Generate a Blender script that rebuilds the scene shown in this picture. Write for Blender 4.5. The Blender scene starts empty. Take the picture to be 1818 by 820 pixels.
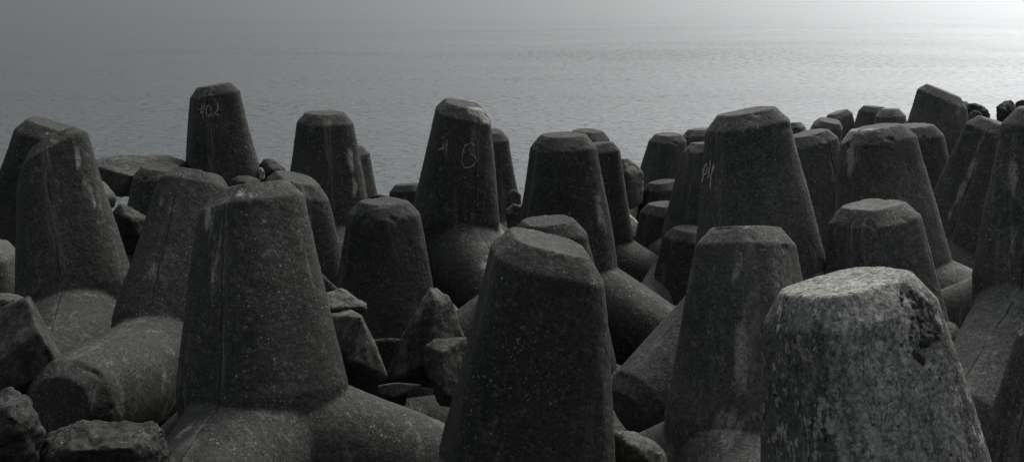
import bpy, bmesh, math, random
import numpy as np
from mathutils import Vector, Matrix, noise
from mathutils.bvhtree import BVHTree

SC = bpy.context.scene
COL = SC.collection
R = math.radians

# ------------------------------------------------------------------ camera
F = 1900.0                  # focal length in photo pixels (photo is 1818 wide)
PITCH = R(12.6)
CAM = Vector((0, 0, 5.0))   # sea level is z = 0
RIGHT = Vector((1, 0, 0))
FWD = Vector((0, math.cos(PITCH), -math.sin(PITCH)))
UPV = Vector((0, math.sin(PITCH), math.cos(PITCH)))
cam = bpy.data.cameras.new('camera')
cam.sensor_width = 36.0
cam.lens = 36.0 * F / 1818.0
cam.clip_end = 20000
cam.clip_start = 0.1
camo = bpy.data.objects.new('camera', cam)
COL.objects.link(camo)
camo.location = CAM
camo.rotation_euler = (math.pi / 2 - PITCH, 0, 0)
SC.camera = camo


def ray(px, py):
    return FWD + RIGHT * ((px - 909) / F) + UPV * ((410 - py) / F)


def at(px, py, depth):
    return CAM + ray(px, py) * depth


# ------------------------------------------------------------------ node helpers
class NT:
    def __init__(self, tree):
        self.t = tree

    def n(self, typ, **kw):
        nd = self.t.nodes.new(typ)
        for k, v in kw.items():
            if k == 'inp':
                for i, val in v.items():
                    s = nd.inputs[i]
                    if hasattr(val, 'is_output') or isinstance(val, bpy.types.NodeSocket):
                        self.t.links.new(val, s)
                    else:
                        s.default_value = val
            else:
                setattr(nd, k, v)
        return nd

    def math(self, op, a, b=0.0, c=0.0, clamp=False):
        nd = self.n('ShaderNodeMath', operation=op, use_clamp=clamp, inp={0: a, 1: b, 2: c})
        return nd.outputs[0]

    def mix(self, fac, a, b, blend='MIX'):
        nd = self.t.nodes.new('ShaderNodeMix')
        nd.data_type = 'RGBA'
        nd.blend_type = blend
        for i, val in ((0, fac), (6, a), (7, b)):
            s = nd.inputs[i]
            if isinstance(val, bpy.types.NodeSocket):
                self.t.links.new(val, s)
            else:
                s.default_value = val
        return nd.outputs[2]

    def ramp(self, v, lo, hi, a=0.0, b=1.0):
        nd = self.n('ShaderNodeMapRange', clamp=True, inp={0: v, 1: lo, 2: hi, 3: a, 4: b})
        return nd.outputs[0]

    def noise(self, vec, scale, detail=4, rough=0.55, dist=0.0, out=0):
        nd = self.n('ShaderNodeTexNoise', inp={'Vector': vec, 'Scale': scale, 'Detail': detail,
                                               'Roughness': rough, 'Distortion': dist})
        return nd.outputs[out]

    def vor(self, vec, scale, rnd=1.0, feature='F1', out=0):
        nd = self.n('ShaderNodeTexVoronoi', feature=feature, inp={'Vector': vec, 'Scale': scale, 'Randomness': rnd})
        return nd.outputs[out]

    def scl(self, vec, s):
        nd = self.n('ShaderNodeVectorMath', operation='MULTIPLY', inp={0: vec, 1: s})
        return nd.outputs[0]

    def add(self, a, b):
        nd = self.n('ShaderNodeVectorMath', operation='ADD', inp={0: a, 1: b})
        return nd.outputs[0]


def c4(r, g, b):
    return (r, g, b, 1.0)


def concrete(name, dark, mid, pale, speck=1.0, streak=0.5, mottled=0.0, seam=True, rough_bump=1.0, seam_from=-.5):
    """weathered sea concrete: dark algae, pale wash-out streaks, tiny pale shells, pits, mould seams"""
    m = bpy.data.materials.new(name)
    m.use_nodes = True
    t = m.node_tree
    t.nodes.clear()
    g = NT(t)
    tc = g.n('ShaderNodeTexCoord')
    oi = g.n('ShaderNodeObjectInfo')
    rnd = oi.outputs['Random']
    off = g.n('ShaderNodeCombineXYZ', inp={0: g.math('MULTIPLY', rnd, 37.0), 1: g.math('MULTIPLY', rnd, 91.0),
                                           2: g.math('MULTIPLY', rnd, 53.0)}).outputs[0]
    p = g.add(tc.outputs['Object'], off)
    big = g.noise(p, 1.3, 5, 0.6)
    med = g.noise(p, 5.5, 6, 0.62, 0.4)
    fine = g.noise(p, 42.0, 4, 0.7)
    st = g.noise(g.scl(p, (9.0, 9.0, 0.9)), 1.0, 6, 0.65, 0.5)      # run-off streaks along the leg
    st2 = g.noise(g.scl(p, (3.2, 3.2, 0.55)), 1.0, 3, 0.5)
    base = g.mix(g.ramp(big, 0.38, 0.66), dark, mid)
    base = g.mix(g.math('MULTIPLY', g.ramp(med, 0.46, 0.62), 0.6), base, mid)
    base = g.mix(g.math('MULTIPLY', g.ramp(g.noise(p, 14.0, 8, .75), .56, .66), .45), base, pale)
    # algae film, greener and darker
    base = g.mix(g.math('MULTIPLY', g.ramp(g.noise(p, 2.6, 4, 0.6), 0.5, 0.66), 0.55), base,
                 c4(dark[0] * .62, dark[1] * .72, dark[2] * .64))
    # pale streaks
    sf = g.math('MULTIPLY', g.ramp(st, 0.54, 0.70), g.ramp(st2, 0.48, 0.66))
    sf = g.math('MULTIPLY', sf, streak)
    base = g.mix(sf, base, pale)
    # washed upper faces of lichen / salt near edges
    lich = g.math('MULTIPLY', g.ramp(g.noise(p, 3.4, 7, 0.72, 0.8), 0.60, 0.70), 0.5 * streak)
    base = g.mix(lich, base, pale)
    if mottled > 0:
        po = tc.outputs['Object']
        sep = g.n('ShaderNodeSeparateXYZ', inp={0: po})
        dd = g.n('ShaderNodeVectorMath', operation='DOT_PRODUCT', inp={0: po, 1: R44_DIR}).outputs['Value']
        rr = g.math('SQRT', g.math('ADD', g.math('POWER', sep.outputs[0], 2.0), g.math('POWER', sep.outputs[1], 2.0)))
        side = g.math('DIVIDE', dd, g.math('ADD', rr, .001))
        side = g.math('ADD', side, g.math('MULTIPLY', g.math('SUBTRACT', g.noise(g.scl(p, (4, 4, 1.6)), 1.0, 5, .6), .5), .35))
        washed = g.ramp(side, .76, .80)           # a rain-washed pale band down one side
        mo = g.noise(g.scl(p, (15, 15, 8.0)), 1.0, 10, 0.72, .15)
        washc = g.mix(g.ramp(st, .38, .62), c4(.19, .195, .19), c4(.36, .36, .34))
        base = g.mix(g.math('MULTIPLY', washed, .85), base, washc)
        cap = g.ramp(sep.outputs[2], LEG_Z - .05, LEG_Z + .0)
        base = g.mix(g.math('MULTIPLY', cap, .6), base, c4(.30, .30, .28))
        mottled_m = g.math('SUBTRACT', 1.0, g.math('MULTIPLY', washed, .75))
        base = g.mix(g.math('MULTIPLY', g.math('MULTIPLY', g.ramp(mo, 0.535, 0.555), mottled), mottled_m), base, pale)
        dk = g.noise(g.scl(p, (16.0, 16.0, 8.0)), 1.0, 8, 0.75, .2)
        base = g.mix(g.math('MULTIPLY', g.ramp(dk, 0.55, 0.60), g.math('MULTIPLY', mottled_m, mottled * .85)), base, c4(.012, .013, .012))
    sta = g.n('ShaderNodeAttribute', attribute_name='stain').outputs['Fac']
    sn = g.math('ADD', g.math('MULTIPLY', g.noise(g.scl(p, (7, 7, 2.6)), 1.0, 8, .72, .3), 1.7), -.85)
    stf = g.ramp(g.math('ADD', sta, sn), .32, .60)
    stf = g.math('MULTIPLY', stf, g.ramp(sta, .02, .2))
    base = g.mix(g.math('MULTIPLY', stf, .9), base, c4(.23, .23, .21))
    # fine grain
    grain = g.ramp(fine, 0.32, 0.70, 0.40, 1.75)
    base = g.mix(1.0, base, g.n('ShaderNodeCombineColor', inp={0: grain, 1: grain, 2: grain}).outputs[0], 'MULTIPLY')
    # dark pits
    pit = g.vor(p, 17.0)
    pr = g.vor(p, 17.0, out=1)
    prx = g.n('ShaderNodeSeparateColor', inp={0: pr}).outputs[0]
    pitm = g.math('MULTIPLY', g.ramp(pit, 0.10, 0.20, 1.0, 0.0), g.ramp(prx, 0.80, 0.82))
    base = g.mix(g.math('MULTIPLY', pitm, .8), base, c4(.008, .008, .008))
    # pale specks (shells, salt), three sizes
    for scale, rad, thr, amt in ((26.0, 0.20, 0.80, .75), (52.0, 0.26, 0.66, .7), (13.0, 0.11, 0.88, .95)):
        v = g.add(p, g.scl(g.noise(p, 60.0, 1, .5, 0, 1), (.02, .02, .02)))
        d = g.vor(v, scale)
        cc = g.n('ShaderNodeSeparateColor', inp={0: g.vor(v, scale, out=1)}).outputs[1]
        s = g.math('MULTIPLY', g.ramp(d, rad * .5, rad, 1.0, 0.0), g.ramp(cc, thr, thr + .02))
        s = g.math('MULTIPLY', s, g.math('MULTIPLY', g.ramp(g.noise(p, 2.1, 3, .5), .40, .62, .18, 1.0), amt * speck))
        base = g.mix(s, base, c4(.5, .5, .47))
    h = g.math('MULTIPLY', fine, .006)
    h = g.math('ADD', h, g.math('MULTIPLY', med, .022))
    h = g.math('ADD', h, g.math('MULTIPLY', g.noise(p, 110.0, 2, .6), .0025))
    h = g.math('SUBTRACT', h, g.math('MULTIPLY', pitm, .010))
    if mottled > 0:
        h = g.math('ADD', h, g.math('MULTIPLY', g.ramp(mo, 0.525, 0.56), .012 * mottled))
    if seam:
        sa = g.n('ShaderNodeAttribute', attribute_name='seam').outputs['Fac']
        wob = g.math('MULTIPLY', g.math('SUBTRACT', g.noise(p, 4.0, 6, .65), .5), .07)
        sd = g.math('ABSOLUTE', g.math('ADD', sa, wob))
        gap = g.ramp(g.noise(p, 2.3, 3), .42, .52)
        gap = g.math('MULTIPLY', gap, g.ramp(rnd, seam_from, seam_from + .05))
        line = g.math('MULTIPLY', g.ramp(sd, .003, .011, 1.0, 0.0), gap)
        band = g.math('MULTIPLY', g.ramp(sd, .02, .085, 1.0, 0.0), .35)
        base = g.mix(g.math('MULTIPLY', band, g.ramp(st, .45, .6)), base, pale)
        base = g.mix(g.math('MULTIPLY', line, .6), base, c4(.006, .006, .006))
        h = g.math('SUBTRACT', h, g.math('MULTIPLY', line, .014))
    # per-object tone
    tone = g.math('ADD', g.math('MULTIPLY', rnd, .5), .78)
    base = g.mix(1.0, base, g.n('ShaderNodeCombineColor', inp={0: tone, 1: tone, 2: g.math('MULTIPLY', tone, .98)}).outputs[0], 'MULTIPLY')
    bump = g.n('ShaderNodeBump', inp={'Strength': 0.9 * rough_bump, 'Distance': 1.0, 'Height': h})
    b = g.n('ShaderNodeBsdfPrincipled', inp={'Base Color': base, 'Roughness': g.ramp(med, .3, .7, .72, .92),
                                             'Normal': bump.outputs[0]})
    b.inputs['Specular IOR Level'].default_value = 0.28
    o = g.n('ShaderNodeOutputMaterial', inp={0: b.outputs[0]})
    return m


LEG_Z = 1.97


def tet_matrix(tip, w, low, spin, phi=0.0):
    depth = F * 0.8 / w
    T = at(tip[0], tip[1], depth)
    N = ray(*tip).cross(ray(*low)).normalized()
    u = Vector((0, -math.sin(R(phi)), math.cos(R(phi))))
    a = (u - N * u.dot(N)).normalized()
    r0 = (RIGHT - a * RIGHT.dot(a)).normalized()
    f0 = a.cross(r0)
    x = r0 * math.cos(R(spin)) + f0 * math.sin(R(spin))
    y = a.cross(x)
    M = Matrix((x, y, a)).transposed().to_4x4()
    M.translation = T - a * 2.0
    return M, depth


_M44, _d44 = tet_matrix((1500, 500), 284, (1545, 815), 100, 1)
_p = _M44.inverted() @ at(1600, 700, _d44 - .35)
R44_DIR = tuple(Vector((_p.x, _p.y, 0)).normalized())
M_CON = concrete('dark_sea_concrete', c4(.017, .018, .0165), c4(.041, .042, .038), c4(.16, .16, .145), 1.0, .55, seam_from=.6)  # left-to-right light falloff is painted into this and the next two tones
M_CON2 = concrete('streaked_sea_concrete', c4(.016, .017, .0155), c4(.039, .039, .036), c4(.16, .16, .148), .7, .9)  # streaky, and darkened to carry the dimmer left side in its colour
M_CONR = concrete('brightened_sea_concrete', c4(.036, .037, .035), c4(.084, .084, .079), c4(.21, .21, .195), 1.0, .8, seam_from=.3)  # lighter copy for the right side; its brighter light is put into the colour
M_CONP = concrete('mottled_pale_concrete', c4(.06, .061, .058), c4(.13, .13, .125), c4(.36, .36, .34), 1.1, .9, mottled=.8, rough_bump=1.15, seam_from=2)
M_CONF = concrete('haze_pale_concrete', c4(.055, .056, .053), c4(.11, .11, .103), c4(.22, .22, .20), .8, .6)  # paler tone stands in for distance haze, put into the colour
M_ROCK = concrete('dark_rough_rock', c4(.021, .022, .020), c4(.050, .050, .046), c4(.17, .17, .155), .8, .4, seam=False, rough_bump=1.6)
M_ROCKP = concrete('pale_rough_rock', c4(.045, .045, .041), c4(.10, .098, .091), c4(.22, .217, .20), .7, .6, seam=False, rough_bump=1.5)
M_SLAB = concrete('sandy_slab', c4(.22, .21, .185), c4(.36, .35, .31), c4(.5, .48, .43), .3, .3, seam=False)
M_STONE = concrete('aggregate_pebble', c4(.04, .04, .038), c4(.09, .09, .085), c4(.16, .16, .15), .2, .2, seam=False, rough_bump=.5)


def tag(o, label=None, cat=None, group=None, kind=None):
    if label: o['label'] = label
    if cat: o['category'] = cat
    if group: o['group'] = group
    if kind: o['kind'] = kind
    return o


def link_mesh(name, me, mat, parent=None):
    o = bpy.data.objects.new(name, me)
    COL.objects.link(o)
    me.materials.clear()
    me.materials.append(mat)
    if parent is not None:
        o.parent = parent
        o.matrix_parent_inverse = parent.matrix_world.inverted()
    return o


def remesh(bm, voxel, smooth=2, fac=.5):
    me = bpy.data.meshes.new('tmp')
    bm.to_mesh(me)
    bm.free()
    o = bpy.data.objects.new('tmp', me)
    COL.objects.link(o)
    md = o.modifiers.new('r', 'REMESH')
    md.mode = 'VOXEL'
    md.voxel_size = voxel
    if smooth:
        ms = o.modifiers.new('s', 'SMOOTH')
        ms.factor = fac
        ms.iterations = smooth
    dg = bpy.context.evaluated_depsgraph_get()
    me2 = bpy.data.meshes.new_from_object(o.evaluated_get(dg))
    bpy.data.objects.remove(o)
    bpy.data.meshes.remove(me)
    return me2


def get_co(me):
    a = np.empty(len(me.vertices) * 3)
    me.vertices.foreach_get('co', a)
    return a.reshape(-1, 3)


def get_no(me):
    a = np.empty(len(me.vertices) * 3)
    me.vertices.foreach_get('normal', a)
    return a.reshape(-1, 3)


def set_co(me, a):
    me.vertices.foreach_set('co', a.ravel())
    me.polygons.foreach_set('use_smooth', [True] * len(me.polygons))
    me.update()


# ------------------------------------------------------------------ tetrapod
LEG = 2.0          # centre to tip
RT = 0.40          # radius at the shoulder
TAPER = 0.164
CH = 0.15         # chamfer height
DIRS = [Vector((0, 0, 1))]
for k in range(3):
    a_ = k * 2 * math.pi / 3
    s_ = math.sqrt(8) / 3
    DIRS.append(Vector((s_ * math.cos(a_), s_ * math.sin(a_), -1 / 3)))


def tetra_mesh(seed, n=2.7, rot=0.0, voxel=0.03, ch=CH, flat=.275, broken=None, chip=1.0, tilt=(0, 0)):
    """four tapering rounded-square legs, chamfered ends, fused into one body"""
    rnd = random.Random(seed)
    bm = bmesh.new()
    N = 64
    for li, d in enumerate(DIRS):
        z = d
        x = Vector((0, 0, 1)) - z * z.z if li else Vector((1, 0, 0))
        x.normalize()
        y = z.cross(x)
        r0 = RT + TAPER * (LEG - ch)
        tx, ty = (tilt if li == 0 else (rnd.uniform(-.06, .06), rnd.uniform(-.06, .06)))
        prof = [(-.2, .40), (.0, .63)]
        for k in range(1, 9):
            s = (LEG - ch) * (.1 + .9 * k / 8)
            r = r0 - TAPER * s
            prof.append((s, r if li == 0 else RT + (r - RT) * .76))
        prof += [(LEG, flat), ]
        rings = []
        rot_, n_, fat = (rot, n, 1.0) if li == 0 else (0.0, 2.2, .99)
        for s, r in prof:
            ring = []
            for k in range(N):
                th = 2 * math.pi * k / N
                c, sn = math.cos(th + rot_), math.sin(th + rot_)
                q = (abs(c) ** n_ + abs(sn) ** n_) ** (-1 / n_) * (2 ** (1 / n_ - .5)) ** .45
                lx, ly = r * fat * q * math.cos(th), r * fat * q * math.sin(th)
                ss = s + (lx * tx + ly * ty) * max(0, min(1, (s - 1.5) / .35))
                ring.append(bm.verts.new(x * lx + y * ly + z * ss))
            rings.append(ring)
        for a, b in zip(rings, rings[1:]):
            for k in range(N):
                bm.faces.new((a[k], a[(k + 1) % N], b[(k + 1) % N], b[k]))
        bm.faces.new(rings[0][::-1])
        bm.faces.new(rings[-1])
    me = remesh(bm, voxel, 1, .25)
    co = get_co(me)
    no = get_no(me)
    D = np.array([list(d) for d in DIRS])
    dots = co @ D.T
    leg = dots.argmax(1)
    # seam distance: signed distance to the nearest plane shared by this leg and another leg
    best = np.full(len(co), 9.0)
    for i in range(4):
        for j in range(4):
            if i == j: continue
            nrm = np.cross(D[i], D[j]); nrm /= np.linalg.norm(nrm)
            d = co @ nrm
            pj = D[j] - D[i] * (D[i] @ D[j])
            ok = (leg == i) & ((co @ pj) > 0) & (np.abs(d) < np.abs(best))
            best[ok] = d[ok]
    # sharpen: the chamfer shoulder sits at axial distance LEG-ch
    ax = dots.max(1)
    rad = np.sqrt(np.maximum(0, (co ** 2).sum(1) - ax ** 2))
    edge = np.exp(-((ax - (LEG - ch)) / .045) ** 2) + np.exp(-((ax - LEG) / .035) ** 2) * np.exp(-((rad - flat) / .035) ** 2)
    off = Vector((seed * 7.3, seed * 3.1, seed * 1.7))
    disp = np.zeros(len(co))
    near = True
    for i in range(len(co)):
        v = Vector(co[i])
        a = noise.noise(v * 1.6 + off) * .014 + noise.noise(v * 6 + off) * .003
        if near:
            a += noise.noise(v * 19 + off) * .0025 + noise.noise(v * 45 + off) * .0022
        e = edge[i]
        if e > .05:
            q = noise.noise(v * 5 + off * 2) + .6 * noise.noise(v * 14 + off)
            a -= e * chip * max(0, q - .34) * .06
        disp[i] = a
    if broken is not None:
        c, rad = broken
        for i in np.where(np.linalg.norm(co - np.array(c), axis=1) < rad * 3)[0]:
            v = Vector(co[i])
            w = (v - Vector(c))
            w = Vector((w.x, w.y, w.z * .42)).length / rad + .45 * noise.noise(v * 9)
            if w < 1:
                f_ = min(1, (1 - w) * 4)
                cell = noise.voronoi(v * 22)[0]
                disp[i] -= f_ * (.020 + .030 * noise.noise(v * 7) + .045 * max(0, .25 - (cell[1] - cell[0])))
    co += no * disp[:, None]
    best[ax > LEG - .06] = 9.0
    set_co(me, co)
    at_ = me.attributes.new('seam', 'FLOAT', 'POINT')
    at_.data.foreach_set('value', best)
    return me


protos = {}


def proto(k):
    if k not in protos:
        ns = [3.0, 3.6, 2.6, 3.3, 3.8, 2.9]
        rots = [0.2, .78, .0, .5, .75, 1.1]
        protos[k] = tetra_mesh(40 + k, ns[k], rots[k], .02, tilt=[(.0, .05), (.12, 0), (-.1, .05), (0, -.12), (.05, .1), (-.05, -.1)][k])
    return protos[k]


TET = {}
seedc = [0]


def tetrapod(key, tip, w, low, spin, label, phi=0.0, n=None, rot=None, face=None, mat=None, voxel=None, **kw):
    """tip: photo pixel of the end face centre; w: shoulder width in pixels (gives the distance);
    low: a pixel further down the leg's axis; spin: heading of a lower leg (0 right, 90 away, 270 to the camera)"""
    M, depth = tet_matrix(tip, w, low, spin, phi)
    face = math.degrees(rot or 0) if face is None else face
    seedc[0] += 1
    if depth > 13.5 and n is None and not kw:
        me = proto(seedc[0] % 6)
        me = me if me.users == 0 or mat is None else me.copy()
    else:
        vx = voxel or (.016 if depth < 7.5 else .018 if depth < 11 else .02)
        kw2 = {k: v for k, v in kw.items() if k != 'broken'}
        if 'broken' in kw:
            bpx, rad = kw['broken']
            Mi = M.inverted()
            for q in range(400):
                P = Mi @ at(bpx[0], bpx[1], depth - 1.0 + q * .005)
                rr = RT + TAPER * (LEG - CH - P.z) if P.z < LEG - CH else RT - .05
                if math.hypot(P.x, P.y) < rr: break
            l = math.hypot(P.x, P.y)
            kw2['broken'] = ((P.x / l * rr, P.y / l * rr, P.z), rad)
            TET[key + '_broken'] = kw2['broken']
        tr, tf = kw2.get('tilt', (0, 0))
        cp, sp = math.cos(R(spin)), math.sin(R(spin))
        kw2['tilt'] = (tr * cp + tf * sp, -tr * sp + tf * cp)
        me = tetra_mesh(seedc[0] * 3 + 1, n or 2.7, -R(270 + face - spin), vx, **kw2)
    o = link_mesh('tetrapod', me, mat or M_CON)
    o.matrix_world = M
    tag(o, label, 'tetrapod', 'concrete tetrapods piled along the shore')
    TET[key] = o
    return o


X = tetrapod
# --- left part of the photograph
X('L1', (90, 220), 112, (58, 400), 60, 'dark tetrapod with pale rimmed broad top, behind the sloping-capped one by the edge', n=3.8, face=10, tilt=(-0.1, 0.05))
X('L2', (92, 252), 128, (124, 450), 280, 'tetrapod with smooth top sloping down to one side and a pale streak down its shoulder', phi=-12, n=3.0, rot=.5, tilt=(0.5, -0.03), mat=M_CON2)
X('402', (380, 151), 87, (394, 295), 30, 'tall lone tetrapod with the number 402 chalked near its top', n=3.2, rot=.5, tilt=(0.12, 0))
X('L5', (285, 295), 92, (282, 380), 50, 'low dim tetrapod stub in front of the flat broken slab', rot=.3)
X('L6', (352, 312), 136, (318, 560), 262, 'tetrapod leaning behind the big foreground one, one leg reaching down to the rough boulders', phi=-28, n=3.0, rot=.2, mat=M_CON2, tilt=(-0.1, 0.03))
X('L7', (445, 330), 178, (463, 650), 255, 'big foreground tetrapod with a dark seam down its face and pale chalky shoulder', phi=-13, n=3.0, rot=.75, tilt=(0.13, -0.03), mat=M_CON2)
X('L8', (528, 316), 104, (532, 480), 60, 'tetrapod peeking out from behind the chalky-shouldered foreground one', rot=.6, tilt=(-0.32, 0.05), n=3.3)
X('L9', (577, 200), 95, (580, 330), 285, 'even flat-topped tetrapod against the sea with a pale stain low on its side', n=3.3, rot=.6)
X('L10', (613, 263), 80, (616, 350), 80, 'slim sliver of a tetrapod hidden behind the flat-topped one with the pale side stain', rot=.2)
X('L11', (682, 357), 118, (684, 560), 200, 'dark squat tetrapod in front of the one marked 46, above the broken blocks', n=3.3, rot=.8)
X('L12', (722, 327), 62, (722, 370), 60, 'small rounded tetrapod tip at the waterline beside the one marked 46')
X('46', (823, 184), 101, (808, 390), 300, 'tall tetrapod with the number 46 scratched on it and a pale chipped cap', n=3.5, face=14, tilt=(-0.12, 0.1), mat=M_CON)
X('L14', (866, 234), 74, (868, 380), 60, 'narrow dark tetrapod right behind the one marked 46')
X('LE', (-32, 430), 122, (-30, 520), 280, 'tetrapod cut off by the frame edge below the two leaning ones', n=3, rot=.1, mat=M_CONF)
# --- middle
X('M45', (975, 428), 213, (935, 815), 200, 'large speckled foreground tetrapod with a flat face and slanting pale top', n=4.0, face=8, tilt=(-0.17, -0.02), phi=0, mat=M_CON)
X('M46', (973, 390), 133, (980, 500), 90, 'tetrapod cap just showing above the slanting top of the large foreground one', n=3.0, rot=.3, chip=.3)
X('M16', (1000, 239), 115, (1003, 410), 328, 'broad round-shouldered tetrapod with a smooth curved top behind the large foreground one', n=2.8, rot=.4)
X('M17', (1044, 232), 72, (1044, 300), 60, 'thin flat cap of a tetrapod farthest back behind the round-shouldered one')
X('M18', (1057, 254), 84, (1054, 420), 338, 'tetrapod tucked against the round-shouldered one, its leg sloping to the pale rubble', rot=.4)
X('M20', (1187, 238), 63, (1170, 370), 215, 'tetrapod leaning seawards with its foot by the grey boulder', mat=M_CONR)
X('M21', (1245, 229), 62, (1232, 360), 60, 'tetrapod half hidden between the leaning one and the one with scrawled letters', mat=M_CONR)
X('M22', (1258, 253), 86, (1246, 400), 236, 'tetrapod with dark side just behind the one with scrawled letters', mat=M_CONR)
X('M23', (1177, 322), 68, (1176, 360), 100, 'short tetrapod stub with a thin light cap, upper of the two short stubs', rot=.2)
X('M24', (1180, 362), 80, (1178, 470), 90, 'black-faced tetrapod with a light top, lower of the two short stubs', n=3.4, rot=.6)
X('M26', (1228, 405), 90, (1220, 530), 90, 'black-faced tetrapod stub wedged behind the one with a ribbed seam', n=3.4, rot=.7)
X('PL', (1325, 196), 141, (1345, 440), 214, 'tall broad tetrapod with pale scrawled letters on its edge', n=3.1, rot=.3, tilt=(0.06, -0.02), mat=M_CONR)
X('M27', (1325, 403), 167, (1324, 700), 262, 'foreground tetrapod with a straight ribbed seam down the middle of its face', phi=-16, n=3.1, rot=.78, mat=M_CONR)
# --- right
X('R28', (1436, 353), 76, (1440, 440), 60, 'rounded tetrapod tip squeezed between the tall lettered one and the squat flat one', mat=M_CONR)
X('R29', (1403, 218), 52, (1403, 260), 30, 'tiny dark tetrapod tip at the sea behind the tall lettered one', mat=M_CONR)
X('R30', (1436, 236), 92, (1448, 380), 60, 'tetrapod with a pale chip on the corner of its sloping cap', n=3.3, rot=.3, tilt=(0.1, 0.0), mat=M_CONR)
X('R31', (1474, 214), 54, (1462, 250), 300, 'light rounded tetrapod leaning below the small angular tip by the sea', phi=14, mat=M_CONF)
X('R31b', (1487, 199), 46, (1490, 240), 60, 'small angular tetrapod tip at the water beyond the light rounded one', mat=M_CONF, n=3.8, rot=.4, tilt=(0.2, 0))
X('R32', (1552, 189), 47, (1546, 240), 60, 'straight-sided pale tetrapod far out by the water', mat=M_CONF, n=3.8, rot=.5)
X('R33', (1581, 193), 51, (1580, 240), 60, 'domed pale tetrapod touching the straight-sided one by the water', mat=M_CONF, n=2.1, rot=.1, flat=.22, ch=.2)
X('R34', (1556, 225), 122, (1576, 430), 330, 'big tetrapod with a crumbly bleached corner and a leg running out to one side', n=3.1, rot=.4, chip=1.6, mat=M_CONR)
X('R35', (1622, 223), 96, (1624, 330), 60, 'smooth round-capped tetrapod right behind the one with the bleached corner', n=2.9, rot=.2, mat=M_CONR)
X('R36', (1675, 161), 80, (1648, 310), 60, 'tallest far tetrapod leaning over, its slanted top highest against the bright water', n=3.7, rot=.35, tilt=(-0.3, 0.05), mat=M_CONR)
X('R36b', (1700, 180), 46, (1700, 230), 60, 'sliver of a pale tetrapod beyond the tallest leaning one', mat=M_CONF)
X('R37', (1653, 319), 76, (1652, 390), 60, 'low tetrapod stub with worn pale edge under the tallest leaning one', n=3.4, rot=.4, chip=1.8, mat=M_CONR)
X('R38', (1776, 219), 104, (1722, 400), 225, 'tetrapod leaning strongly with long pale streaks down its sunlit side', n=3.4, rot=.5, mat=M_CONR, tilt=(-0.15, 0.05))
X('R39', (1738, 219), 62, (1736, 260), 60, 'flat light top of a tetrapod between the tallest one and the strongly leaning one', mat=M_CONF)
X('R42', (1778, 372), 78, (1776, 460), 60, 'dark edge of a tetrapod behind the one with the seamed leg', mat=M_CONR)
X('R40', (1868, 188), 152, (1862, 500), 222, 'huge tetrapod at the frame edge with a dark seam along its lower leg', n=3.2, rot=.5, mat=M_CONR)
X('R43', (1550, 362), 145, (1562, 520), 95, 'squat flat-topped tetrapod with a dark face behind the pale mottled one', n=3.4, rot=.6, mat=M_CONR)
X('R44', (1500, 500), 284, (1545, 815), 100, 'nearest tetrapod, pale mottled and weathered, with a broken corner baring pebbles', phi=1, n=3.1, rot=.35,
  voxel=.014, mat=M_CONP, tilt=(0.03, -0.10), flat=.30, ch=.15, broken=((1634, 572), .105))
X('R47', (1932, 560), 215, (1910, 810), 195, 'edge of a tetrapod leg at the bottom corner beside the nearest mottled one', n=3.1, rot=.2, mat=M_CONR)

def stain(key, spots):
    """pale weathered patches on the skin: (px, py, half width m, half height m, strength)"""
    T = TET[key]
    me = T.data
    if me.users > 1:
        me = me.copy(); T.data = me
    co = get_co(me)
    M = np.array(T.matrix_world)
    wc = co @ M[:3, :3].T + M[:3, 3]
    bv = BVHTree.FromPolygons([Vector(v) for v in wc], [p.vertices for p in me.polygons])
    val = np.zeros(len(co))
    Mi = T.matrix_world.inverted()
    for px, py, rh, rv, st in spots:
        h = bv.ray_cast(CAM, ray(px, py).normalized())
        if h[0] is None: continue
        c = np.array(Mi @ h[0])
        d = (co - c) / np.array([rh, rh, rv])
        val = np.maximum(val, st * np.exp(-(d ** 2).sum(1)))
    a = me.attributes.new('stain', 'FLOAT', 'POINT')
    a.data.foreach_set('value', val)


stain('46', [(850, 198, .16, .08, 1.0), (862, 212, .1, .12, .8), (893, 425, .3, .16, .8), (870, 470, .2, .2, .5)])
stain('L9', [(624, 290, .07, .3, .8), (630, 330, .07, .2, .7)])
stain('L1', [(120, 242, .3, .03, .7)])
stain('L2', [(140, 290, .04, .35, .5), (160, 340, .05, .3, .4)])
stain('L7', [(368, 385, .1, .2, .7), (385, 460, .12, .4, .45), (430, 345, .2, .05, .3)])
stain('R34', [(1507, 238, .13, .12, 1.0), (1510, 280, .09, .25, .8), (1535, 232, .14, .05, .7)])
stain('R38', [(1742, 250, .05, .3, .7), (1725, 300, .06, .35, .65), (1705, 340, .06, .3, .6), (1685, 385, .06, .2, .5)])
stain('R30', [(1462, 250, .05, .06, 1.1), (1478, 300, .04, .35, .6)])
stain('M27', [(1312, 470, .06, .5, .55), (1318, 620, .1, .5, .55), (1290, 760, .3, .2, .5)])
stain('R44', [(1430, 630, .05, .03, .9), (1430, 628, .02, .03, 1.2), (1475, 530, .02, .015, 1.3)])
stain('M16', [(1065, 380, .1, .6, .5)])
stain('R37', [(1672, 322, .2, .04, .8)])
stain('L6', [(290, 350, .08, .4, .4), (270, 480, .1, .4, .35)])
stain('R40', [(1800, 300, .08, .8, .5), (1790, 450, .1, .5, .4)])

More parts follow.
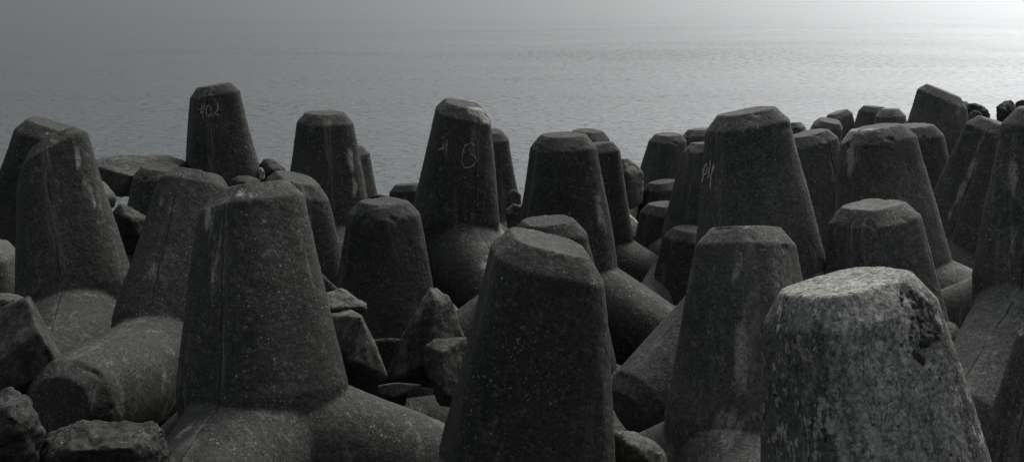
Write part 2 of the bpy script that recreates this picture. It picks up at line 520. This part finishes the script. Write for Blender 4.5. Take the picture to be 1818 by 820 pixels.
# --- pebbles bared in the broken corner of the nearest tetrapod
bc, brad = TET['R44_broken']
rb = random.Random(5)
bm = bmesh.new()
bcv = Vector(bc)
out = Vector((bc[0], bc[1], 0)).normalized()
tang = Vector((0, 0, 1)).cross(out)
bv = BVHTree.FromPolygons([v.co for v in TET['R44'].data.vertices], [p.vertices for p in TET['R44'].data.polygons])
for k in range(34):
    a, b = rb.gauss(0, .040), rb.gauss(-.02, .12)
    p0 = bcv + tang * a + Vector((0, 0, b)) + out * .4
    h = bv.ray_cast(p0, -out)
    if h[0] is None or (p0 - h[0]).length < .385: continue
    s = rb.uniform(.010, .020) * (2.1 if k < 7 else 1)
    m = bmesh.ops.create_icosphere(bm, subdivisions=2, radius=1)
    sx, sy, sz = s * rb.uniform(.8, 1.3), s * rb.uniform(.7, 1.1), s * rb.uniform(.8, 1.4)
    o_ = rb.random() * 50
    rq = Matrix.Rotation(rb.random() * 6, 3, 'X') @ Matrix.Rotation(rb.random() * 6, 3, 'Y')
    for v in m['verts']:
        q = v.co * (1 + .3 * noise.noise(v.co * 1.1 + Vector((o_, 0, 0))) - .5 * abs(noise.noise(v.co * .9 + Vector((0, o_, 0)))))
        v.co = rq @ Vector((q.x * sx, q.y * sy, q.z * sz)) + h[0] - out * s * .2
me = bpy.data.meshes.new('exposed_pebbles')
bm.to_mesh(me); bm.free()
me.polygons.foreach_set('use_smooth', [True] * len(me.polygons))
o = bpy.data.objects.new('exposed_pebbles', me); COL.objects.link(o); me.materials.append(M_STONE)
o.parent = TET['R44']
o['label'] = 'dark rounded pebbles bared in the broken corner'

# ------------------------------------------------------------------ painted marks
mp = bpy.data.materials.new('worn_chalk_paint'); mp.use_nodes = True
t = mp.node_tree; t.nodes.clear(); g = NT(t)
tc = g.n('ShaderNodeTexCoord')
nz = g.noise(tc.outputs['Object'], 26, 5, .7)
b = g.n('ShaderNodeBsdfPrincipled', inp={'Base Color': c4(.5, .48, .42), 'Roughness': .9})
tr = g.n('ShaderNodeBsdfTransparent')
mx = g.n('ShaderNodeMixShader', inp={0: g.ramp(nz, .38, .58, .0, .68), 1: tr.outputs[0], 2: b.outputs[0]})
g.n('ShaderNodeOutputMaterial', inp={0: mx.outputs[0]})


mp2 = mp.copy()
mp2.name = 'fresh_chalk_paint'
for nd in mp2.node_tree.nodes:
    if nd.type == 'MAP_RANGE':
        nd.inputs[1].default_value, nd.inputs[2].default_value = .28, .48
        nd.inputs[4].default_value = .95


def strokes(key, name, lines, width, label):
    T = TET[key]
    me0 = T.data
    bv = BVHTree.FromPolygons([T.matrix_world @ v.co for v in me0.vertices], [p.vertices for p in me0.polygons])
    bm = bmesh.new()
    for ln in lines:
        pts = []
        for (x0, y0), (x1, y1) in zip(ln, ln[1:]):
            k = max(2, int(math.hypot(x1 - x0, y1 - y0) / .8))
            pts += [(x0 + (x1 - x0) * i / k, y0 + (y1 - y0) * i / k) for i in range(k)]
        pts.append(ln[-1])
        prev = None
        for i, (x, y) in enumerate(pts):
            a, c = pts[max(0, i - 1)], pts[min(len(pts) - 1, i + 1)]
            tx, ty = c[0] - a[0], c[1] - a[1]
            l = math.hypot(tx, ty) or 1
            nx, ny = -ty / l, tx / l
            ww = width * (.55 + .45 * noise.noise(Vector((x * .3, y * .3, 1))) + .25)
            row = []
            for s in (-.5, .5):
                h = bv.ray_cast(CAM, ray(x + nx * ww * s, y + ny * ww * s).normalized())
                if h[0] is not None and h[3] < 25:
                    row.append(bm.verts.new(h[0] + h[1] * .004))
            if len(row) == 2 and prev:
                bm.faces.new((prev[0], prev[1], row[1], row[0]))
            prev = row if len(row) == 2 else None
    me = bpy.data.meshes.new(name)
    bm.to_mesh(me); bm.free()
    o = link_mesh(name, me, mp2 if key == 'PL' else mp, T)
    o['label'] = label


strokes('402', 'chalked_digit', [[(359, 184), (357, 201), (362, 198)], [(363, 184), (360, 210)]], 2.4, 'pale digit 4')
strokes('402', 'chalked_digit', [[(370, 186), (366.5, 192), (366.5, 202), (371, 207), (375, 202), (374.5, 191), (370, 186)]], 2.4, 'pale digit 0')
strokes('402', 'chalked_digit', [[(381, 186), (386, 184), (387.5, 190), (385, 197), (377, 207), (382, 203.5), (389, 204.5)]], 2.4, 'pale digit 2')
strokes('46', 'scratched_digit', [[(791.5, 236), (787, 246)], [(795, 248), (788, 262), (778, 266), (784, 264), (793, 266)], [(794.5, 252), (790, 277)]], 2.3, 'pale digit 4')
strokes('46', 'scratched_digit', [[(843, 258), (836, 254), (826, 258), (821, 272), (820, 288), (824, 297), (832, 298), (840, 294), (845.5, 285), (843, 277), (836, 273)]], 2.3, 'pale digit 6')
strokes('PL', 'scrawled_letter', [[(1249, 299), (1249.5, 312), (1247, 322), (1246, 323)], [(1250, 304), (1253, 292), (1255, 291), (1256.5, 297), (1255, 307), (1251, 310)]], 2.6, 'pale letter p')
strokes('PL', 'scrawled_letter', [[(1261.5, 284), (1261, 296), (1258.5, 307), (1260, 311), (1256.5, 316)]], 2.6, 'pale letter l')
strokes('PL', 'scrawled_letter', [[(1264.5, 307), (1266, 296), (1268, 291), (1267.5, 298), (1265, 305), (1263, 312), (1262, 322), (1261.5, 335)]], 2.6, 'pale looped letter')

# ------------------------------------------------------------------ rocks and broken blocks


def rock(name, pts, depth, thick, label, cat, mat=None, front=(), voxel=.03, amp=.03, seed=1, back=.8, smooth=1):
    """convex broken block: silhouette pixels at `depth`, `front` points (px, py, metres nearer), body going `thick` metres back"""
    mat = mat or M_ROCK
    cx = sum(p[0] for p in pts) / len(pts)
    cy = sum(p[1] for p in pts) / len(pts)
    P = [at(x, y, depth + (e[0] if e else 0)) for x, y, *e in pts]
    P += [at(x, y, depth - z) for x, y, z in front]
    P += [at(cx + (x - cx) * back, cy + (y - cy) * back, depth + thick) for x, y, *e in pts]
    c = sum(P, Vector()) / len(P)
    bm = bmesh.new()
    for p in P: bm.verts.new(p - c)
    r = bmesh.ops.convex_hull(bm, input=bm.verts)
    bmesh.ops.delete(bm, geom=list({v for v in r['geom_interior'] + r['geom_unused'] if isinstance(v, bmesh.types.BMVert)}), context='VERTS')
    me = remesh(bm, voxel * .75, smooth, .35 if smooth < 3 else .5)
    co = get_co(me); no = get_no(me)
    off = Vector((seed * 5.7, seed * 2.3, seed))
    d = np.array([(noise.noise(Vector(v) * 2.5 + off) * .8 + noise.noise(Vector(v) * 7 + off) * .7 + abs(noise.noise(Vector(v) * 28 + off)) * .35 +
                   noise.noise(Vector(v) * 17 + off) * .4) * amp for v in co])
    co += no * d[:, None]
    set_co(me, co)
    o = link_mesh(name, me, mat)
    o.location = c
    tag(o, label, cat, 'broken rocks and blocks between the tetrapods')
    return o


rock('broken_slab', [(158, 290), (180, 280), (205, 277), (300, 275), (330, 288), (330, 330), (232, 334), (215, 350), (195, 345), (163, 310)], 17.5, 1.3,
     'flat broken concrete slab with a lit top, behind the dim stub', 'slab', M_ROCKP, front=[(170, 297, .3), (232, 313, .9), (300, 303, .9)], seed=2, amp=.03, back=.9)
rock('boulder', [(150, 312), (170, 313), (192, 330), (208, 352), (204, 366), (190, 372), (168, 350)], 12.9, .7,
     'smooth rounded grey boulder leaning on the sloping-capped tetrapod', 'boulder', M_ROCKP, front=[(180, 345, .25)], seed=3, amp=.015, smooth=8)
rock('rock', [(196, 378), (213, 362), (235, 370), (266, 388), (268, 450), (225, 452), (205, 410)], 14.2, .9,
     'dark jagged rock under the flat broken slab', 'rock', front=[(225, 385, .3)], seed=4)
rock('broken_block', [(0, 545), (52, 525), (122, 645), (108, 655), (60, 700), (-30, 710), (-60, 600)], 9.2, 1.0,
     'wedge shaped broken block with a sharp ridge at the frame edge', 'block', M_CON2, front=[(50, 530, .22), (107, 652, .35), (68, 588, .45), (0, 640, .5), (0, 700, .5)], voxel=.022, seed=5, amp=.008, smooth=1)
rock('rock', [(-20, 522), (20, 524), (44, 532), (34, 545), (10, 556), (-20, 558)], 9.9, .5,
     'small flat pale rock behind the wedge shaped block', 'rock', M_ROCKP, front=[(15, 538, .15)], seed=6)
rock('rock', [(-30, 700), (20, 695), (46, 706), (52, 745), (68, 770), (66, 830), (-30, 840)], 7.0, .9,
     'rough pitted rock in the bottom corner below the wedge shaped block', 'rock', front=[(20, 740, .3)], voxel=.018, seed=7, amp=.05, smooth=1)
rock('rock', [(62, 830), (72, 790), (92, 768), (150, 752), (205, 756), (262, 750), (288, 764), (300, 800), (296, 860), (80, 860)], 7.2, 1.0,
     'long rough boulder in front of the leaning tetrapod leg', 'rock', front=[(120, 800, .35), (230, 795, .35)], voxel=.018, seed=8, amp=.05, smooth=1)
rock('rock', [(460, 292), (470, 283), (488, 286), (506, 300), (506, 325), (465, 325)], 17.2, .8,
     'dark jagged rock beside the tetrapod marked 402', 'rock', front=[(480, 300, .2)], seed=9)
rock('stone', [(458, 297), (466, 297), (470, 306), (469, 320), (461, 320)], 16.6, .25,
     'small pale stone at the foot of the tetrapod marked 402', 'stone', M_SLAB, seed=10, amp=.01)
rock('boulder', [(410, 320), (425, 312), (445, 312), (462, 320), (468, 345), (410, 350)], 14.5, .8,
     'smooth domed boulder at the base of the tetrapod marked 402', 'boulder', M_ROCK, front=[(436, 325, .3)], seed=11, amp=.015, smooth=8)
rock('rock', [(650, 356), (655, 350), (672, 347), (690, 350), (692, 370), (650, 370)], 19, .8,
     'low dark rock at the waterline beside the squat dark tetrapod', 'rock', seed=12)
rock('rock', [(560, 484), (570, 486), (602, 515), (600, 540), (560, 540)], 10.6, .6,
     'sloping rock edge behind the chalky-shouldered tetrapod', 'rock', seed=13, amp=.02)
rock('broken_slab', [(560, 520), (607, 511), (650, 540), (651, 549), (622, 562), (600, 560), (560, 566)], 10.3, .6,
     'rough broken slab lying on top of the two-faced block', 'slab', M_ROCKP, front=[(580, 548, .2), (645, 544, .1)], seed=14, voxel=.022, amp=.025, smooth=1)
rock('broken_block', [(575, 560), (622, 549), (642, 560), (668, 610), (690, 670), (640, 690), (600, 670), (575, 620)], 9.9, .8,
     'angular two-faced block with a light face under the rough slab', 'block', M_CON2, front=[(640, 562, .4), (628, 640, .45)], seed=15, voxel=.022, amp=.012, smooth=1)
rock('broken_block', [(763, 507), (795, 525), (806, 545), (826, 600), (800, 690), (680, 680), (712, 600)], 10.6, .9,
     'dark pointed block like a broken tetrapod leg, beside the large foreground tetrapod', 'block', M_CON, front=[(770, 530, .2), (770, 640, .3)], seed=16, voxel=.022, amp=.015, smooth=1)
rock('rock', [(755, 612), (775, 605), (800, 600), (830, 598), (835, 720), (780, 720), (755, 650)], 9.6, .7,
     'rough black rock in front of the pointed block', 'rock', front=[(785, 625, .2), (790, 700, .25)], seed=17, voxel=.02, amp=.022, smooth=1)
rock('slab', [(670, 684), (700, 679), (752, 682), (735, 693), (700, 705), (670, 700)], 9.7, .8,
     'thin light slab edge at the foot of the pointed block', 'slab', M_ROCKP, seed=18, amp=.01, voxel=.02)
rock('slab', [(655, 602), (700, 600), (735, 604), (720, 720), (660, 720)], 11.4, .5,
     'plain dim slab between the two-faced block and the pointed block', 'slab', M_ROCK, seed=19, amp=.01)
rock('rock', [(902, 345), (912, 335), (922, 345), (925, 370), (902, 372)], 18.5, .7,
     'small round rock on top of the dark stack behind the tetrapod marked 46', 'rock', seed=20)
rock('rock', [(900, 372), (912, 362), (930, 366), (932, 405), (900, 405)], 18.2, .7,
     'angular black rock lowest in the stack behind the tetrapod marked 46', 'rock', seed=21, amp=.05)
rock('boulder', [(1098, 290), (1106, 282), (1118, 284), (1134, 296), (1142, 310), (1140, 360), (1120, 372), (1100, 360)], 22, 1.2,
     'grey boulder standing at the water between two groups of tetrapods', 'boulder', M_ROCKP, front=[(1115, 310, .3)], seed=22, amp=.03, smooth=5)
rock('pale_slab', [(1090, 372), (1115, 378), (1142, 402), (1140, 450), (1100, 440)], 21, .4,
     'pale sandy slab with pitted top lying in the gap between tetrapods', 'slab', M_SLAB, front=[(1120, 400, .1)], seed=23, amp=.03)
rock('rock', [(1119, 424), (1128, 418), (1137, 424), (1137, 436), (1121, 438)], 20.4, .3,
     'small dark rock sitting on the pale sandy slab', 'rock', seed=24, amp=.03)
rock('rock', [(1720, 186), (1726, 190), (1740, 189), (1752, 200), (1762, 218), (1758, 235), (1715, 235), (1714, 200)], 31, 1.2,
     'spiky dark rock at the bright water beyond the tallest leaning tetrapod', 'rock', seed=25, amp=.10, voxel=.04, smooth=0)
rock('boulder', [(1718, 205), (1728, 196), (1742, 200), (1750, 215), (1745, 232), (1718, 232)], 29, .8,
     'rounded grey boulder in front of the spiky dark rock', 'boulder', M_ROCKP, seed=26, amp=.02, smooth=6)
rock('broken_block', [(1768, 190), (1778, 182), (1795, 178), (1806, 190), (1812, 225), (1770, 228)], 29, 1.0,
     'worn upright block at the water near the huge seamed tetrapod', 'block', M_ROCK, front=[(1785, 195, .3)], seed=27, amp=.04)
rock('boulder', [(1803, 182), (1812, 178), (1830, 177), (1835, 215), (1806, 205)], 28, .8,
     'dark boulder at the far edge beside the worn upright block', 'boulder', M_ROCK, seed=28, amp=.03)
rock('boulder', [(1094, 768), (1125, 767), (1158, 780), (1180, 805), (1185, 850), (1094, 850)], 7.6, .7,
     'rough pale boulder at the bottom between the speckled and the ribbed tetrapod', 'boulder', M_ROCKP, front=[(1120, 790, .25)], seed=29, voxel=.018, amp=.03, smooth=2)

# old plank caught in the gap
bm = bmesh.new()
bmesh.ops.create_cube(bm, size=1)
bmesh.ops.scale(bm, vec=(.62, .14, .035), verts=bm.verts)
bmesh.ops.bevel(bm, geom=bm.edges[:], offset=.006, segments=2, affect='EDGES')
me = bpy.data.meshes.new('plank'); bm.to_mesh(me); bm.free()
mw = bpy.data.materials.new('wet_wood'); mw.use_nodes = True
g = NT(mw.node_tree)
bs = mw.node_tree.nodes['Principled BSDF']
tc = g.n('ShaderNodeTexCoord')
wn = g.noise(g.scl(tc.outputs['Object'], (2, 22, 22)), 1.5, 5, .6)
mw.node_tree.links.new(g.mix(g.ramp(wn, .35, .65), c4(.17, .11, .07), c4(.34, .24, .16)), bs.inputs['Base Color'])
bs.inputs['Roughness'].default_value = .8
o = link_mesh('wooden_plank', me, mw)
o.location = at(1126, 441, 19.9)
o.rotation_euler = (R(20), R(28), R(-15))
tag(o, 'short brown wooden plank caught in the gap below the pale sandy slab', 'plank')

# ------------------------------------------------------------------ rubble bank under the pile
def bank_z(x, y):
    edge = 24 + 0.28 * x + 1.0 * math.sin(x * .35) + (0 if x < 6 else (x - 6) * .25)
    s = (edge - y) / 16.0
    z = -0.7 + 1.5 * max(-1.2, min(1.05, s))
    return z


NX, NY = 260, 240
xs = np.linspace(-34, 40, NX); ys = np.linspace(-14, 46, NY)
verts = []
for y in ys:
    for x in xs:
        v = Vector((x, y, 0))
        z = bank_z(x, y)
        c = noise.voronoi(v * .9)[0]
        z += .55 * (.5 - c[0]) + .25 * noise.noise(v * 2.5) + .35 * noise.noise(v * .5)
        verts.append((x, y, z))
faces = [(j * NX + i, j * NX + i + 1, (j + 1) * NX + i + 1, (j + 1) * NX + i) for j in range(NY - 1) for i in range(NX - 1)]
me = bpy.data.meshes.new('bank'); me.from_pydata(verts, [], faces)
me.polygons.foreach_set('use_smooth', [True] * len(me.polygons))
o = link_mesh('ground', me, M_ROCK)
tag(o, 'dark rubble bank under the tetrapods', kind='structure')

# ------------------------------------------------------------------ sea
bm = bmesh.new()
bmesh.ops.create_grid(bm, x_segments=2, y_segments=2, size=6000)
me = bpy.data.meshes.new('sea'); bm.to_mesh(me); bm.free()
ms = bpy.data.materials.new('sea_water'); ms.use_nodes = True
t = ms.node_tree; t.nodes.clear(); g = NT(t)
geo = g.n('ShaderNodeNewGeometry')
P = geo.outputs['Position']
w1 = g.noise(g.scl(P, (.55, 1.0, 1)), 1.1, 3, .5, .3)
w2 = g.noise(g.scl(P, (.75, 1.0, 1)), 3.0, 4, .6, .4)
w3 = g.noise(g.scl(P, (.12, .25, 1)), 1.0, 2, .5)
wind = g.ramp(g.noise(g.scl(P, (.22, .45, 1)), .12, 5, .62, .3), .36, .66)
w0 = g.noise(g.scl(P, (.5, .7, 1)), .9, 4, .6, .6)
patch = g.ramp(g.noise(g.scl(P, (.35, 1.0, 1)), .075, 4, .6), .50, .68)
crest = g.math('POWER', g.ramp(w2, .5, .80), 1.5)
py_ = g.n('ShaderNodeSeparateXYZ', inp={0: P})
far = g.ramp(py_.outputs[1], 95.0, 230.0, 1.0, .06)          # calmer offshore
gx = g.math('POWER', g.math('DIVIDE', g.math('SUBTRACT', py_.outputs[0], 13.0), 16.0), 2.0)
gy = g.math('POWER', g.math('DIVIDE', g.math('SUBTRACT', py_.outputs[1], 88.0), 12.0), 2.0)
hot = g.math('EXPONENT', g.math('MULTIPLY', g.math('ADD', gx, gy), -1.0))   # a gust patch
patch = g.math('MAXIMUM', patch, g.math('MULTIPLY', hot, 1.6))
h = g.math('ADD', g.math('MULTIPLY', w1, .035), g.math('MULTIPLY', w3, .0))
h = g.math('ADD', h, g.math('MULTIPLY', w0, .035))
h = g.math('ADD', h, g.math('MULTIPLY', crest, g.math('ADD', g.math('MULTIPLY', patch, .20), .10)))
h = g.math('MULTIPLY', h, far)
bump = g.n('ShaderNodeBump', inp={'Strength': 1.0, 'Distance': 1.0, 'Height': h})
b = g.n('ShaderNodeBsdfPrincipled', inp={'Base Color': c4(.070, .080, .083), 'Roughness': g.math('ADD', .235, g.math('MULTIPLY', g.math('MULTIPLY', g.math('SUBTRACT', wind, .5), .07), far)), 'IOR': 1.33, 'Normal': bump.outputs[0]})
g.n('ShaderNodeOutputMaterial', inp={0: b.outputs[0]})
o = link_mesh('sea', me, ms)
tag(o, 'calm grey sea with fine ripples and glare', kind='structure')

# ------------------------------------------------------------------ light
SUN_AZ, SUN_EL = 33.0, 50.0        # degrees right of the view, above the horizon
sd = Vector((math.sin(R(SUN_AZ)) * math.cos(R(SUN_EL)), math.cos(R(SUN_AZ)) * math.cos(R(SUN_EL)), math.sin(R(SUN_EL))))
sl = bpy.data.lights.new('sun', 'SUN')
sl.energy = 2.8
sl.angle = R(28)
sl.color = (1.0, .97, .93)
so = bpy.data.objects.new('sun', sl); COL.objects.link(so)
so.rotation_euler = sd.to_track_quat('Z', 'Y').to_euler()

w = bpy.data.worlds.new('World'); SC.world = w; w.use_nodes = True
t = w.node_tree; t.nodes.clear(); g = NT(t)
sky = g.n('ShaderNodeTexSky', sky_type='NISHITA')
sky.sun_disc = False
sky.sun_elevation = R(SUN_EL)
sky.sun_rotation = R(SUN_AZ)
sky.air_density = 1.0
sky.dust_density = 3.0
hs = g.n('ShaderNodeHueSaturation', inp={'Saturation': .24, 'Color': sky.outputs[0]})
# bright glow added low in the unseen sky below the sun, for sea glare
vd = Vector((math.sin(R(36)) * math.cos(R(8)), math.cos(R(36)) * math.cos(R(8)), math.sin(R(8))))
tc = g.n('ShaderNodeTexCoord')
dt = g.n('ShaderNodeVectorMath', operation='DOT_PRODUCT', inp={0: tc.outputs['Generated'], 1: tuple(vd)}).outputs['Value']
d0 = g.math('MAXIMUM', dt, 0.0)
vv = g.math('ADD', g.math('MULTIPLY', g.math('POWER', d0, 6.0), 13.0), g.math('MULTIPLY', g.math('POWER', d0, 20.0), 16.0))
glowc = g.n('ShaderNodeCombineColor', inp={0: g.math('MULTIPLY', vv, .97), 1: vv, 2: g.math('MULTIPLY', vv, 1.01)}).outputs[0]
sepd = g.n('ShaderNodeSeparateXYZ', inp={0: tc.outputs['Generated']})
zz = g.math('MAXIMUM', sepd.outputs[2], 0.0)
ov = g.math('ADD', .24, g.math('MULTIPLY', g.math('POWER', zz, 1.3), 2.9))
seah = g.math('MULTIPLY', g.math('POWER', g.math('MAXIMUM', sepd.outputs[1], 0.0), 3.0), g.math('POWER', g.math('SUBTRACT', 1.0, zz), 4.0))
ov = g.math('ADD', ov, g.math('MULTIPLY', seah, .72))  # glow added toward the seaward horizon to brighten the water
ovc = g.n('ShaderNodeCombineColor', inp={0: ov, 1: ov, 2: ov}).outputs[0]
colr = g.mix(1.0, g.mix(1.0, hs.outputs[0], ovc, 'MULTIPLY'), glowc, 'ADD')
bg = g.n('ShaderNodeBackground', inp={0: colr, 1: .08})
g.n('ShaderNodeOutputWorld', inp={0: bg.outputs[0]})

SC.view_settings.view_transform = 'Standard'
SC.view_settings.look = 'None'
SC.view_settings.gamma = 1
SC.view_settings.use_curve_mapping = False
SC.view_settings.exposure = -0.3
SC.cycles.max_bounces = 6
SC.cycles.use_denoising = True
